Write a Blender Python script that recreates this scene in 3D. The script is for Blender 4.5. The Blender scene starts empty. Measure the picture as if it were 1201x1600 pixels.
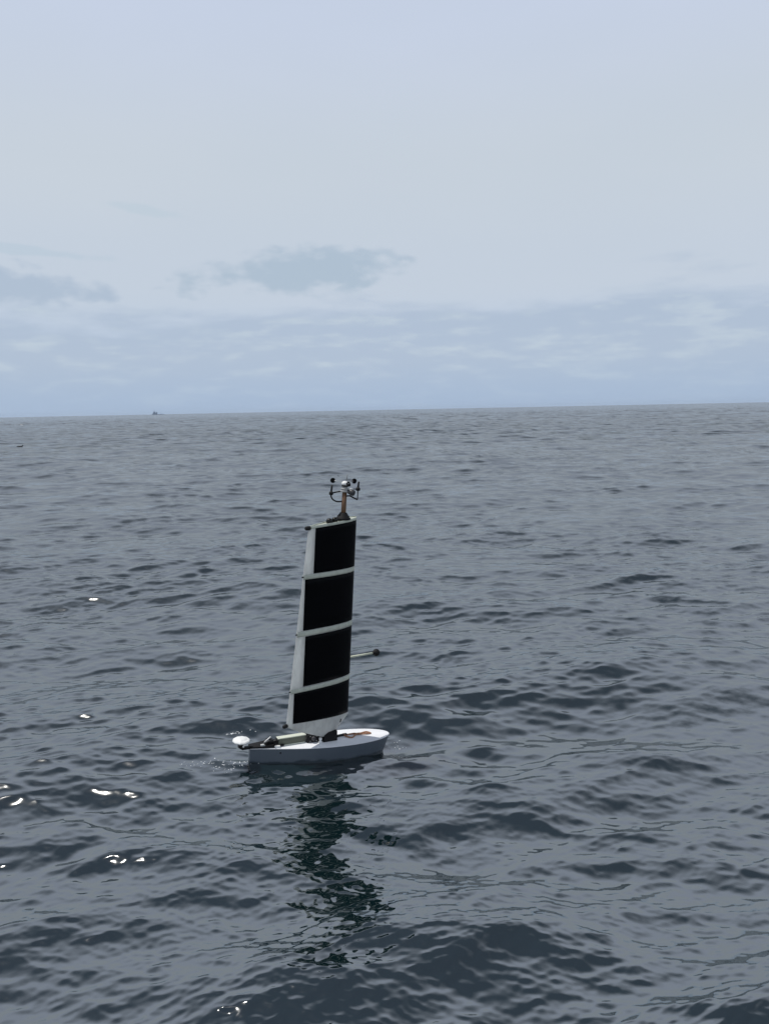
import bpy, bmesh, math, random
import numpy as np
from mathutils import Matrix, Vector, Euler

random.seed(4)
scene = bpy.context.scene
COL = scene.collection

# ------------------------------------------------------------------ camera
CAM_H = 2.8266
PITCH = math.atan(160.0 / 1202.0)          # horizon sits a little above the middle
ROLL = math.radians(1.146)
cam_data = bpy.data.cameras.new('camera')
cam_data.sensor_fit = 'VERTICAL'
cam_data.sensor_height = 36.0
cam_data.lens = 36.0 * 1202.0 / 1600.0
cam_data.clip_start = 0.05
cam_data.clip_end = 60000.0
cam = bpy.data.objects.new('camera', cam_data)
COL.objects.link(cam)
cam.matrix_world = (Matrix.Translation((0, 0, CAM_H)) @ Matrix.Rotation(math.pi / 2 - PITCH, 4, 'X')
                    @ Matrix.Rotation(-ROLL, 4, 'Z'))
scene.camera = cam

# ------------------------------------------------------------------ exposure
scene.view_settings.view_transform = 'Standard'
scene.view_settings.look = 'None'
scene.view_settings.exposure = 0.10
scene.view_settings.gamma = 1.0
scene.view_settings.use_curve_mapping = False
scene.render.engine = 'CYCLES'
scene.cycles.use_denoising = True
scene.cycles.denoiser = 'OPENIMAGEDENOISE'
scene.cycles.denoising_prefilter = 'ACCURATE'
scene.cycles.max_bounces = 10
scene.cycles.sample_clamp_indirect = 6.0
scene.cycles.sample_clamp_direct = 12.0

# ------------------------------------------------------------------ sun (veiled, beyond the boat)
SUN_EL = math.radians(70.0)
SUN_AZ = math.radians(-80.0)               # to the left of straight ahead (+Y)
SUN_STRENGTH = 2.9
sun_dir = Vector((math.sin(SUN_AZ) * math.cos(SUN_EL), math.cos(SUN_AZ) * math.cos(SUN_EL), math.sin(SUN_EL)))
sl = bpy.data.lights.new('sun', 'SUN')
sl.energy = SUN_STRENGTH
sl.angle = math.radians(0.6)
sl.color = (1.0, 0.96, 0.9)
sun = bpy.data.objects.new('sun', sl)
COL.objects.link(sun)
sun.rotation_euler = sun_dir.to_track_quat('Z', 'Y').to_euler()


def lin(r, g, b):
    def f(c):
        c /= 255.0
        return c / 12.92 if c <= 0.04045 else ((c + 0.055) / 1.055) ** 2.4
    return (f(r), f(g), f(b), 1.0)


class NT:
    """tiny node-tree helper"""
    def __init__(self, tree):
        self.t = tree
        tree.nodes.clear()

    def n(self, kind, **kw):
        nd = self.t.nodes.new(kind)
        for k, v in kw.items():
            setattr(nd, k, v)
        return nd

    def link(self, a, b):
        self.t.links.new(a, b)

    def put(self, sock, v):
        if isinstance(v, bpy.types.NodeSocket):
            self.link(v, sock)
        else:
            sock.default_value = v

    def math(self, op, a, b=None, c=None, clamp=False):
        nd = self.n('ShaderNodeMath', operation=op, use_clamp=clamp)
        self.put(nd.inputs[0], a)
        if b is not None:
            self.put(nd.inputs[1], b)
        if c is not None:
            self.put(nd.inputs[2], c)
        return nd.outputs[0]

    def smooth(self, v, lo, hi, a=0.0, b=1.0):
        nd = self.n('ShaderNodeMapRange', interpolation_type='SMOOTHSTEP')
        self.put(nd.inputs[0], v)
        for k, x in zip((1, 2, 3, 4), (lo, hi, a, b)):
            nd.inputs[k].default_value = x
        return nd.outputs[0]

    def noise(self, vec, scale, detail=4.0, rough=0.5, dims='3D', distortion=0.0):
        nd = self.n('ShaderNodeTexNoise', noise_dimensions=dims)
        self.link(vec, nd.inputs['Vector'])
        nd.inputs['Scale'].default_value = scale
        nd.inputs['Detail'].default_value = detail
        nd.inputs['Roughness'].default_value = rough
        nd.inputs['Distortion'].default_value = distortion
        return nd

    def mix(self, fac, a, b):
        nd = self.n('ShaderNodeMix', data_type='RGBA')
        self.put(nd.inputs['Factor'], fac)
        self.put(nd.inputs[6], a)
        self.put(nd.inputs[7], b)
        return nd.outputs[2]


# ------------------------------------------------------------------ sky: thin overcast over a clear-sky base
world = bpy.data.worlds.new('World')
scene.world = world
world.use_nodes = True
w = NT(world.node_tree)
tc = w.n('ShaderNodeTexCoord')
sep = w.n('ShaderNodeSeparateXYZ')
w.link(tc.outputs['Generated'], sep.inputs[0])
sx, sy, sz = sep.outputs
az = w.math('ARCTAN2', sx, sy)
el = w.math('ARCSINE', sz)
# overcast veil, colour by height above the horizon
ramp = w.n('ShaderNodeValToRGB')
ramp.color_ramp.interpolation = 'EASE'
w.link(w.math('MULTIPLY', el, 1.0 / 1.5708, clamp=True), ramp.inputs[0])
stops = [(0.0, (168, 188, 214)), (0.05, (185, 199, 219)), (0.10, (193, 203, 216)), (0.18, (196, 205, 215)),
         (0.30, (196, 206, 226)), (0.55, (203, 211, 228)), (1.0, (206, 213, 229))]
cr = ramp.color_ramp
cr.elements[0].position, cr.elements[0].color = stops[0][0], lin(*stops[0][1])
cr.elements[1].position, cr.elements[1].color = stops[-1][0], lin(*stops[-1][1])
for p_, c_ in stops[1:-1]:
    e_ = cr.elements.new(p_)
    e_.color = lin(*c_)
veil = ramp.outputs[0]
# broad mottling of the veil
cmb = w.n('ShaderNodeCombineXYZ')
w.link(w.math('MULTIPLY', sx, 1.0), cmb.inputs[0])
w.link(w.math('MULTIPLY', sy, 1.0), cmb.inputs[1])
w.link(w.math('MULTIPLY', sz, 3.0), cmb.inputs[2])
mott = w.noise(cmb.outputs[0], 2.2, 5.0, 0.5)
mfac = w.smooth(mott.outputs['Fac'], 0.3, 0.7)
veil = w.mix(w.math('MULTIPLY', mfac, 0.30), veil, lin(187, 199, 212))
# layered low cloud bank round the horizon
cmb2 = w.n('ShaderNodeCombineXYZ')
w.link(w.math('MULTIPLY', sx, 1.0), cmb2.inputs[0])
w.link(w.math('MULTIPLY', sy, 1.0), cmb2.inputs[1])
w.link(w.math('MULTIPLY', sz, 4.5), cmb2.inputs[2])
bank_n = w.noise(cmb2.outputs[0], 6.0, 7.0, 0.52, distortion=0.2)
bank_n2 = w.noise(cmb2.outputs[0], 17.0, 6.0, 0.55)
# bank top: higher on the right of the view than on the left, ragged by noise
az_n = w.noise(cmb.outputs[0], 2.7, 2.0, 0.5)
top = w.math('ADD', w.math('MULTIPLY_ADD', az, 0.03, 0.136), w.math('MULTIPLY', w.math('SUBTRACT', bank_n.outputs['Fac'], 0.5), 0.13))
top = w.math('ADD', top, w.math('MULTIPLY', w.math('SUBTRACT', bank_n2.outputs['Fac'], 0.5), 0.035))
inbank = w.smooth(w.math('SUBTRACT', top, el), -0.006, 0.026)
# thin patches inside the bank
gap = w.smooth(bank_n2.outputs['Fac'], 0.45, 0.75)
bankcol = w.mix(gap, lin(170, 185, 205), lin(186, 199, 212))
low = w.smooth(el, 0.075, 0.0)
bankcol = w.mix(w.math('MULTIPLY', low, 0.75), bankcol, lin(155, 177, 206))
sky_c = w.mix(w.math('MULTIPLY', inbank, 0.86), veil, bankcol)


def cloud_patch(sky_c, a0, e0, ra, re, tilt, col, strength, thr=0.5):
    """one separate cloud at azimuth a0, elevation e0 (radians)"""
    da = w.math('SUBTRACT', az, a0)
    de = w.math('SUBTRACT', w.math('SUBTRACT', el, e0), w.math('MULTIPLY', da, tilt))
    d = w.math('SQRT', w.math('ADD', w.math('POWER', w.math('DIVIDE', da, ra), 2.0),
                              w.math('POWER', w.math('DIVIDE', de, re), 2.0)))
    nn = w.math('ADD', w.math('MULTIPLY', w.math('SUBTRACT', puff.outputs['Fac'], 0.5), 2.0),
                w.math('MULTIPLY', w.math('SUBTRACT', fine.outputs['Fac'], 0.5), 0.8))
    m = w.smooth(w.math('SUBTRACT', w.math('ADD', 1.0, nn), d), -0.05, 0.50)
    return w.mix(w.math('MULTIPLY', m, strength), sky_c, col)


cmb3 = w.n('ShaderNodeCombineXYZ')
w.link(sx, cmb3.inputs[0])
w.link(sy, cmb3.inputs[1])
w.link(w.math('MULTIPLY', sz, 2.2), cmb3.inputs[2])
puff = w.noise(cmb3.outputs[0], 15.0, 3.0, 0.5)
fine = w.noise(cmb3.outputs[0], 40.0, 5.0, 0.55)
sky_c = cloud_patch(sky_c, -0.098, 0.169, 0.135, 0.028, 0.10, lin(171, 187, 203), 1.0)
sky_c = cloud_patch(sky_c, -0.440, 0.152, 0.125, 0.026, 0.0, lin(171, 186, 204), 0.95)
sky_c = cloud_patch(sky_c, -0.405, 0.186, 0.080, 0.007, -0.05, lin(180, 196, 210), 0.6)
sky_c = cloud_patch(sky_c, -0.285, 0.238, 0.060, 0.007, -0.1, lin(184, 199, 211), 0.55)
# below the sea's edge: the horizon colour goes on
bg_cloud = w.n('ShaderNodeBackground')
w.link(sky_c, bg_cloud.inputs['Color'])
# cloud sheet dimmed above the view, up to the zenith, for darker wave faces
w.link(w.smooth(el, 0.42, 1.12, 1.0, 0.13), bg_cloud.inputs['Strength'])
nish = w.n('ShaderNodeTexSky', sky_type='NISHITA')
nish.sun_disc = False
nish.sun_elevation = SUN_EL
nish.sun_rotation = SUN_AZ
nish.air_density = 1.0
nish.dust_density = 0.1
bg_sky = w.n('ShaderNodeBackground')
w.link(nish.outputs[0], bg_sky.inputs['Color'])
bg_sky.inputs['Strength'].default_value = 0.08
msh = w.n('ShaderNodeMixShader')
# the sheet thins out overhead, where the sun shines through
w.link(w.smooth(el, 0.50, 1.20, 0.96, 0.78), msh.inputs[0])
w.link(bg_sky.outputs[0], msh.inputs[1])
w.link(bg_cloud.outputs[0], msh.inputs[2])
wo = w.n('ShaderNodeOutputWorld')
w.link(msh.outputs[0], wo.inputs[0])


# ------------------------------------------------------------------ materials
def material(name):
    m = bpy.data.materials.new(name)
    m.use_nodes = True
    return m, NT(m.node_tree)


def simple(name, color, rough=0.5, metal=0.0, var=0.12, scale=40.0, bump=0.0, spec=0.5, coord='Object', stretch=(1, 1, 1)):
    m, t = material(name)
    tc = t.n('ShaderNodeTexCoord')
    mp = t.n('ShaderNodeMapping')
    mp.inputs['Scale'].default_value = stretch
    t.link(tc.outputs[coord], mp.inputs[0])
    nz = t.noise(mp.outputs[0], scale, 5.0, 0.6)
    b = t.n('ShaderNodeBsdfPrincipled')
    dark = tuple(c * (1 - var) for c in color[:3]) + (1,)
    lite = tuple(min(1, c * (1 + var)) for c in color[:3]) + (1,)
    t.link(t.mix(nz.outputs['Fac'], dark, lite), b.inputs['Base Color'])
    t.link(t.math('MULTIPLY_ADD', nz.outputs['Fac'], 0.25, rough - 0.12), b.inputs['Roughness'])
    b.inputs['Metallic'].default_value = metal
    b.inputs['Specular IOR Level'].default_value = spec
    if bump:
        bp = t.n('ShaderNodeBump')
        bp.inputs['Strength'].default_value = bump
        bp.inputs['Distance'].default_value = 0.004
        t.link(nz.outputs['Fac'], bp.inputs['Height'])
        t.link(bp.outputs[0], b.inputs['Normal'])
    o = t.n('ShaderNodeOutputMaterial')
    t.link(b.outputs[0], o.inputs[0])
    return m


def film_material(name, color, trans=0.3):
    """thin translucent white skin with faint wrinkles and salt stains"""
    m, t = material(name)
    tc = t.n('ShaderNodeTexCoord')
    mp = t.n('ShaderNodeMapping')
    mp.inputs['Scale'].default_value = (9.0, 9.0, 3.0)
    t.link(tc.outputs['Object'], mp.inputs[0])
    nz = t.noise(mp.outputs[0], 1.6, 6.0, 0.6, distortion=0.8)
    col = t.mix(t.smooth(nz.outputs['Fac'], 0.35, 0.75), color, tuple(c * 0.8 for c in color[:3]) + (1,))
    bp = t.n('ShaderNodeBump')
    bp.inputs['Strength'].default_value = 0.35
    bp.inputs['Distance'].default_value = 0.02
    t.link(nz.outputs['Fac'], bp.inputs['Height'])
    b = t.n('ShaderNodeBsdfPrincipled')
    t.link(col, b.inputs['Base Color'])
    b.inputs['Roughness'].default_value = 0.42
    t.link(bp.outputs[0], b.inputs['Normal'])
    tr = t.n('ShaderNodeBsdfTranslucent')
    t.link(col, tr.inputs['Color'])
    t.link(bp.outputs[0], tr.inputs['Normal'])
    mx = t.n('ShaderNodeMixShader')
    mx.inputs[0].default_value = trans
    t.link(b.outputs[0], mx.inputs[1])
    t.link(tr.outputs[0], mx.inputs[2])
    o = t.n('ShaderNodeOutputMaterial')
    t.link(mx.outputs[0], o.inputs[0])
    return m


def panel_material():
    """near-black photovoltaic film with a hair-thin cell grid"""
    m, t = material('solar_film')
    tc = t.n('ShaderNodeTexCoord')
    br = t.n('ShaderNodeTexBrick')
    br.offset = 0.0
    br.inputs['Scale'].default_value = 1.0
    br.inputs['Mortar Size'].default_value = 0.0012
    br.inputs['Brick Width'].default_value = 0.125
    br.inputs['Row Height'].default_value = 0.125
    br.inputs['Color1'].default_value = (0.0016, 0.0018, 0.0026, 1)
    br.inputs['Color2'].default_value = (0.0020, 0.0023, 0.0032, 1)
    br.inputs['Mortar'].default_value = (0.004, 0.0044, 0.006, 1)
    t.link(tc.outputs['UV'], br.inputs['Vector'])
    b = t.n('ShaderNodeBsdfPrincipled')
    t.link(br.outputs['Color'], b.inputs['Base Color'])
    b.inputs['Roughness'].default_value = 0.35
    b.inputs['Specular IOR Level'].default_value = 0.05
    o = t.n('ShaderNodeOutputMaterial')
    t.link(b.outputs[0], o.inputs[0])
    return m


WIND = math.radians(108.0)                 # direction the wave crests travel along (+/-)


def hull_material():
    """slate-grey gloss paint, scuffed, with a wet stained band above the waterline"""
    m, t = material('grey_hull_paint')
    tc = t.n('ShaderNodeTexCoord')
    sp = t.n('ShaderNodeSeparateXYZ')
    t.link(tc.outputs['Object'], sp.inputs[0])
    mp = t.n('ShaderNodeMapping')
    mp.inputs['Scale'].default_value = (1.0, 1.0, 0.35)
    t.link(tc.outputs['Object'], mp.inputs[0])
    n1 = t.noise(mp.outputs[0], 26.0, 5.0, 0.6)
    n2 = t.noise(tc.outputs['Object'], 7.0, 3.0, 0.5)
    base = t.mix(n1.outputs['Fac'], (0.078, 0.100, 0.125, 1), (0.098, 0.122, 0.148, 1))
    edge = t.math('ADD', sp.outputs[2], t.math('MULTIPLY', t.math('SUBTRACT', n2.outputs['Fac'], 0.5), 0.06))
    wet = t.smooth(edge, 0.045, 0.015)
    b = t.n('ShaderNodeBsdfPrincipled')
    t.link(t.mix(wet, base, (0.030, 0.044, 0.056, 1)), b.inputs['Base Color'])
    t.link(t.math('SUBTRACT', 0.42, t.math('MULTIPLY', wet, 0.27)), b.inputs['Roughness'])
    o = t.n('ShaderNodeOutputMaterial')
    t.link(b.outputs[0], o.inputs[0])
    return m


def water_material():
    m, t = material('sea_water')
    geo = t.n('ShaderNodeNewGeometry')
    att = t.n('ShaderNodeAttribute', attribute_name='hidden_slope', attribute_type='GEOMETRY')
    b = t.n('ShaderNodeBsdfPrincipled')
    b.inputs['Base Color'].default_value = (0.0026, 0.0115, 0.0135, 1)
    b.inputs['IOR'].default_value = 3.4
    b.inputs['Specular IOR Level'].default_value = 0.5
    # ripples finer than the mesh
    mp = t.n('ShaderNodeMapping')
    mp.inputs['Rotation'].default_value = (0, 0, 0.35)
    mp.inputs['Scale'].default_value = (0.6, 1.0, 1.0)
    t.link(geo.outputs['Position'], mp.inputs[0])
    patch = t.noise(geo.outputs['Position'], 0.33, 3.0, 0.5)
    rip = t.noise(mp.outputs[0], 26.0, 2.0, 0.5)
    sub = t.n('ShaderNodeVectorMath', operation='SUBTRACT')
    t.link(rip.outputs['Color'], sub.inputs[0])
    sub.inputs[1].default_value = (0.5, 0.5, 0.5)
    amp = t.math('MULTIPLY', t.smooth(patch.outputs['Fac'], 0.35, 0.65), 0.13)
    sc = t.n('ShaderNodeVectorMath', operation='SCALE')
    t.link(sub.outputs[0], sc.inputs[0])
    t.link(t.math('ADD', amp, 0.05), sc.inputs['Scale'])
    flat = t.n('ShaderNodeVectorMath', operation='MULTIPLY')
    t.link(sc.outputs[0], flat.inputs[0])
    flat.inputs[1].default_value = (1, 1, 0)
    # wavelets that the coarse far part of the mesh cannot carry
    total = flat.outputs[0]
    for nm, sc_, k_ in (('lost_small', 1.5, 1.4), ('lost_large', 0.45, 1.8)):
        am = t.n('ShaderNodeAttribute', attribute_name=nm, attribute_type='GEOMETRY')
        m2 = t.n('ShaderNodeMapping')
        m2.inputs['Rotation'].default_value = (0, 0, -(WIND - math.pi / 2))
        m2.inputs['Scale'].default_value = (0.4, 1.0, 1.0)
        t.link(geo.outputs['Position'], m2.inputs[0])
        nz = t.noise(m2.outputs[0], sc_, 1.0, 0.5)
        s2 = t.n('ShaderNodeVectorMath', operation='SUBTRACT')
        t.link(nz.outputs['Color'], s2.inputs[0])
        s2.inputs[1].default_value = (0.5, 0.5, 0.5)
        s3 = t.n('ShaderNodeVectorMath', operation='MULTIPLY')
        t.link(s2.outputs[0], s3.inputs[0])
        s3.inputs[1].default_value = (0.4 * k_, k_, 0)
        s4 = t.n('ShaderNodeVectorMath', operation='SCALE')
        t.link(s3.outputs[0], s4.inputs[0])
        t.link(am.outputs['Fac'], s4.inputs['Scale'])
        a2 = t.n('ShaderNodeVectorMath', operation='ADD')
        t.link(total, a2.inputs[0])
        t.link(s4.outputs[0], a2.inputs[1])
        total = a2.outputs[0]
    add = t.n('ShaderNodeVectorMath', operation='ADD')
    t.link(geo.outputs['Normal'], add.inputs[0])
    t.link(total, add.inputs[1])
    nrm = t.n('ShaderNodeVectorMath', operation='NORMALIZE')
    t.link(add.outputs[0], nrm.inputs[0])
    t.link(nrm.outputs[0], b.inputs['Normal'])
    # slopes too small for the mesh become gloss: alpha = sqrt(mss)
    t.link(t.math('ADD', 0.015, t.math('MULTIPLY', 0.34, t.math('SQRT', t.math('SQRT', att.outputs['Fac'])))), b.inputs['Roughness'])
    o = t.n('ShaderNodeOutputMaterial')
    t.link(b.outputs[0], o.inputs[0])
    return m


# ------------------------------------------------------------------ sea surface: summed wind-wave spectrum
CHOP = 0.7
NFFT = 2048


def spectrum_band(lmin, lmax, cells, seed):
    """one octave band of the sea on its own periodic tile: height and horizontal pull"""
    tile = NFFT * lmin / cells
    rng = np.random.default_rng(seed)
    k1 = np.fft.fftfreq(NFFT, d=tile / NFFT) * 2 * np.pi
    kx, ky = np.meshgrid(k1[:NFFT // 2 + 1] * 0 + np.abs(k1[:NFFT // 2 + 1]), k1)   # rfft layout: last axis kx >= 0
    k = np.hypot(kx, ky)
    k[0, 0] = 1e-6
    th = np.arctan2(ky, kx) - WIND
    kp = 2 * np.pi / 7.5
    B = 0.0055 * np.exp(-1.1 * (kp / k) ** 2) * (1 + 0.8 * np.exp(-(np.log(k / kp) / 0.45) ** 2))
    lam = 2 * np.pi / k
    # saturation dips for short ripples
    B = B * np.where(lam < 0.05, 1.6, np.where(lam < 0.5, 2.6, np.where(lam < 2.4, 1.8, 0.85)))
    def lobe(centre, sig):
        d = np.mod(th - centre + np.pi / 2, np.pi) - np.pi / 2      # crests have no front or back here
        return np.exp(-(d / sig) ** 2) / (sig * math.sqrt(math.pi))
    sig = np.clip(0.30 + 0.04 * np.log(np.maximum(k / kp, 1e-3)), 0.28, 0.45)
    D = 0.70 * lobe(0.0, sig) + 0.25 * lobe(-0.62, 0.30) + 0.05 / np.pi
    psi = B * k ** -4 * D / 2.0
    win = ((lam >= lmin) & (lam < lmax))
    dk = 2 * np.pi / tile
    amp = np.sqrt(psi * win) * dk
    g = (rng.standard_normal(k.shape) + 1j * rng.standard_normal(k.shape)) * math.sqrt(0.5)
    H = amp * g * math.sqrt(2.0)
    n2 = NFFT * NFFT
    h = np.fft.irfft2(H, s=(NFFT, NFFT)) * n2 / math.sqrt(2.0)
    dx = np.fft.irfft2(1j * kx / k * H, s=(NFFT, NFFT)) * n2 / math.sqrt(2.0)
    dy = np.fft.irfft2(1j * ky / k * H, s=(NFFT, NFFT)) * n2 / math.sqrt(2.0)
    mss = float((2 * (k ** 2) * (amp ** 2)).sum())
    return tile, np.stack([h, dx, dy], -1).astype(np.float32), mss


def cubic_sample(tile, F, x, y):
    n = F.shape[0]
    u = x / tile * n
    v = y / tile * n
    iu = np.floor(u).astype(np.int64)
    iv = np.floor(v).astype(np.int64)
    fu = (u - iu).astype(np.float32)
    fv = (v - iv).astype(np.float32)

    def wts(t):
        return (((-0.5 * t + 1.0) * t - 0.5) * t, (1.5 * t - 2.5) * t * t + 1.0,
                ((-1.5 * t + 2.0) * t + 0.5) * t, (0.5 * t - 0.5) * t * t)
    wu, wv = wts(fu), wts(fv)
    out = np.zeros((len(x), F.shape[2]), np.float32)
    for b in range(4):
        rb = np.mod(iv + b - 1, n)
        row = np.zeros_like(out)
        for a in range(4):
            row += F[rb, np.mod(iu + a - 1, n)] * wu[a][:, None]
        out += row * wv[b][:, None]
    return out


BANDS = [(0.03, 0.09, 4.5), (0.09, 0.27, 4.5), (0.27, 0.81, 4.5), (0.81, 2.4, 4.5), (2.4, 26.0, 4.5)]
FIELDS = []
for i_, (a_, b_, c_) in enumerate(BANDS):
    FIELDS.append((a_, b_) + spectrum_band(a_, b_, c_, 20 + i_))


OFFX, OFFY = 124.17, -41.94                      # slides the wave field so that a suitable wave lifts the stern


LOST_BANDS = [None, None]


def sea_displace(x, y, spacing):
    """x, y rest positions -> displaced xyz and the mean-square slope left out"""
    dis = np.zeros((len(x), 3), np.float32)
    lost = np.full(len(x), 0.0001, np.float32)
    for q, (lmin, lmax, tile, F, mss) in enumerate(FIELDS):
        lref = math.sqrt(lmin * min(lmax, lmin * 3))
        keep = np.clip((lref / spacing - 1.6) / 1.6, 0, 1).astype(np.float32)
        sel = np.nonzero(keep > 0)[0]
        if q < 2:
            lost += mss * (1 - keep ** 2)
        elif q < 4:
            LOST_BANDS[q - 2] = 1 - keep
        if len(sel) == 0:
            continue
        ang = 0.37 * q
        ca, sa = math.cos(ang), math.sin(ang)
        # gusts: patches where short waves stand higher or lower
        gust = 1.0
        if lmin < 0.8:
            gx, gy = x[sel], y[sel]
            gust = 1.0 + 0.35 * np.sin(gx * 0.9 + 1.3 * np.sin(gy * 0.31 + q) + q) * np.sin(gy * 0.63 + 1.1 * np.sin(gx * 0.41) + 2 * q)
            gust = gust.astype(np.float32)
        s = cubic_sample(tile, F, x[sel] + OFFX * (q >= 2) + 13.7 * q, y[sel] + OFFY * (q >= 2) + 7.1 * q)
        s *= (keep[sel] * gust)[:, None]
        dis[sel, 2] += s[:, 0]
        dis[sel, 0] += CHOP * s[:, 1]
        dis[sel, 1] += CHOP * s[:, 2]
    return dis, lost


def polar_block(rs, angs):
    """vertices on rings rs (outer loop) and bearings angs measured from +Y"""
    R_, A_ = np.meshgrid(rs, angs, indexing='ij')
    x = (R_ * np.sin(A_)).ravel()
    y = (R_ * np.cos(A_)).ravel()
    nr, na = R_.shape
    i = np.arange(nr - 1)[:, None] * na + np.arange(na - 1)[None, :]
    quads = np.stack([i, i + 1, i + 1 + na, i + na], -1).reshape(-1, 4)[:, ::-1]
    dr = np.gradient(rs)
    da = abs(angs[1] - angs[0])
    sp = np.maximum(dr[:, None], R_ * da).ravel()
    return x, y, sp, quads


def geo_steps(r0, r1, ratio):
    n = int(math.ceil(math.log(r1 / r0) / ratio))
    return r0 * np.exp(np.linspace(0, math.log(r1 / r0), n + 1))


HALF = math.radians(36.0)
SEA_R = 9000.0
blocks = [
    polar_block(geo_steps(2.2, 100.0, 0.0030), np.linspace(-HALF, HALF, 800)),
    polar_block(geo_steps(100.0, 800.0, 0.0033), np.linspace(-HALF, HALF, 430)),
    polar_block(geo_steps(800.0, SEA_R, 0.012), np.linspace(-HALF, HALF, 300)),
    polar_block(geo_steps(0.3, 2.2, 0.06), np.linspace(-HALF, HALF, 120)),
    polar_block(geo_steps(0.3, SEA_R, 0.045), np.linspace(HALF, 2 * math.pi - HALF, 420)),
]
vx, vy, vs, vq, off = [], [], [], [], 0
for x_, y_, s_, q_ in blocks:
    vx.append(x_)
    vy.append(y_)
    vs.append(s_)
    vq.append(q_ + off)
    off += len(x_)
vx, vy, vs, vq = np.concatenate(vx), np.concatenate(vy), np.concatenate(vs), np.concatenate(vq)
BOAT_X, BOAT_Y = -0.5673, 6.0444
dis, lost = sea_displace(vx, vy, vs)
PX, PY, PZ = vx + dis[:, 0], vy + dis[:, 1], dis[:, 2].astype(np.float64)
# small ripples thrown off by the hull
cy0, sy0 = math.cos(0.3911), math.sin(0.3911)
bx_ = (vx - BOAT_X) * cy0 + (vy - BOAT_Y) * sy0
by_ = -(vx - BOAT_X) * sy0 + (vy - BOAT_Y) * cy0
hd = np.hypot(np.maximum(np.abs(bx_) - 0.50, 0), np.maximum(np.abs(by_) - 0.10, 0))
wob = hd + 0.012 * np.sin(9 * bx_ + 3 * by_) + 0.010 * np.sin(23 * by_ - 11 * bx_)
ends = 0.35 + 1.3 * np.exp(-((np.abs(bx_) - 0.66) / 0.22) ** 2)
dis[:, 2] += (0.0038 * ends * np.exp(-hd / 0.16) * np.sin(2 * np.pi * wob / 0.075)).astype(np.float32) * (hd < 1.2)
near_boat = np.hypot(PX - BOAT_X, PY - BOAT_Y) < 0.55
SEA_OFFSET = 0.012 - float(PZ[near_boat].mean())
print('sea: boat level', SEA_OFFSET, 'std', PZ[:100000].std(), 'verts', len(PX), 'mss', [round(f[4], 4) for f in FIELDS])
PZ = PZ + SEA_OFFSET * np.exp(-(np.hypot(vx - BOAT_X, vy - BOAT_Y) / 40.0) ** 2)
me = bpy.data.meshes.new('sea')
me.vertices.add(len(PX))
me.vertices.foreach_set('co', np.stack([PX, PY, PZ], -1).astype(np.float32).ravel())
me.loops.add(vq.size)
me.loops.foreach_set('vertex_index', vq.ravel().astype(np.int32))
me.polygons.add(len(vq))
me.polygons.foreach_set('loop_start', np.arange(0, vq.size, 4, dtype=np.int32))
me.polygons.foreach_set('loop_total', np.full(len(vq), 4, np.int32))
me.update(calc_edges=True)
me.polygons.foreach_set('use_smooth', np.ones(len(vq), bool))
at = me.attributes.new('hidden_slope', 'FLOAT', 'POINT')
at.data.foreach_set('value', lost.astype(np.float32))
for nm_, arr_ in zip(('lost_small', 'lost_large'), LOST_BANDS):
    a_t = me.attributes.new(nm_, 'FLOAT', 'POINT')
    a_t.data.foreach_set('value', arr_.astype(np.float32))
me.materials.append(water_material())
sea = bpy.data.objects.new('sea', me)
COL.objects.link(sea)
sea['kind'] = 'structure'
sea['label'] = 'choppy dark grey-blue open sea under an overcast sky'

near_sel = np.hypot(PX, PY - 6) < 6
NPX, NPY, NPZ = PX[near_sel], PY[near_sel], PZ[near_sel]


def sea_z(x, y):
    i = np.argmin((NPX - x) ** 2 + (NPY - y) ** 2)
    return float(NPZ[i])


# ------------------------------------------------------------------ sea haze
HAZE_DENSITY = 0.4e-4
hm = bpy.data.materials.new('haze')
hm.use_nodes = True
ht = NT(hm.node_tree)
pv = ht.n('ShaderNodeVolumePrincipled')
pv.inputs['Color'].default_value = (0.72, 0.85, 1.0, 1)
pv.inputs['Density'].default_value = HAZE_DENSITY
pv.inputs['Anisotropy'].default_value = 0.2
ho = ht.n('ShaderNodeOutputMaterial')
ht.link(pv.outputs[0], ho.inputs['Volume'])
HR = SEA_R + 300.0
bmh = bmesh.new()
bmesh.ops.create_cube(bmh, size=1.0, matrix=Matrix.Translation((0, 0, 12.0)) @ Matrix.Diagonal((2 * HR, 2 * HR, 30.0, 1)))
mh = bpy.data.meshes.new('haze')
bmh.to_mesh(mh)
bmh.free()
mh.materials.append(hm)
haze = bpy.data.objects.new('haze', mh)
COL.objects.link(haze)
haze['kind'] = 'stuff'
haze['label'] = 'thin pale sea haze that fades the horizon and the far ship'

# ------------------------------------------------------------------ mesh helpers
def link_mesh(name, bm, mat, parent=None, smooth=True, bevel=0.0, loc=None, rot=None):
    if bevel > 0:
        bmesh.ops.bevel(bm, geom=list(bm.edges), offset=bevel, segments=2, affect='EDGES', profile=0.7)
    bmesh.ops.recalc_face_normals(bm, faces=bm.faces)
    m = bpy.data.meshes.new(name)
    bm.to_mesh(m)
    bm.free()
    for p in m.polygons:
        p.use_smooth = smooth
    if mat:
        m.materials.append(mat)
    o = bpy.data.objects.new(name, m)
    COL.objects.link(o)
    if parent:
        o.parent = parent
    if loc:
        o.location = loc
    if rot:
        o.rotation_euler = rot
    return o


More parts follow.
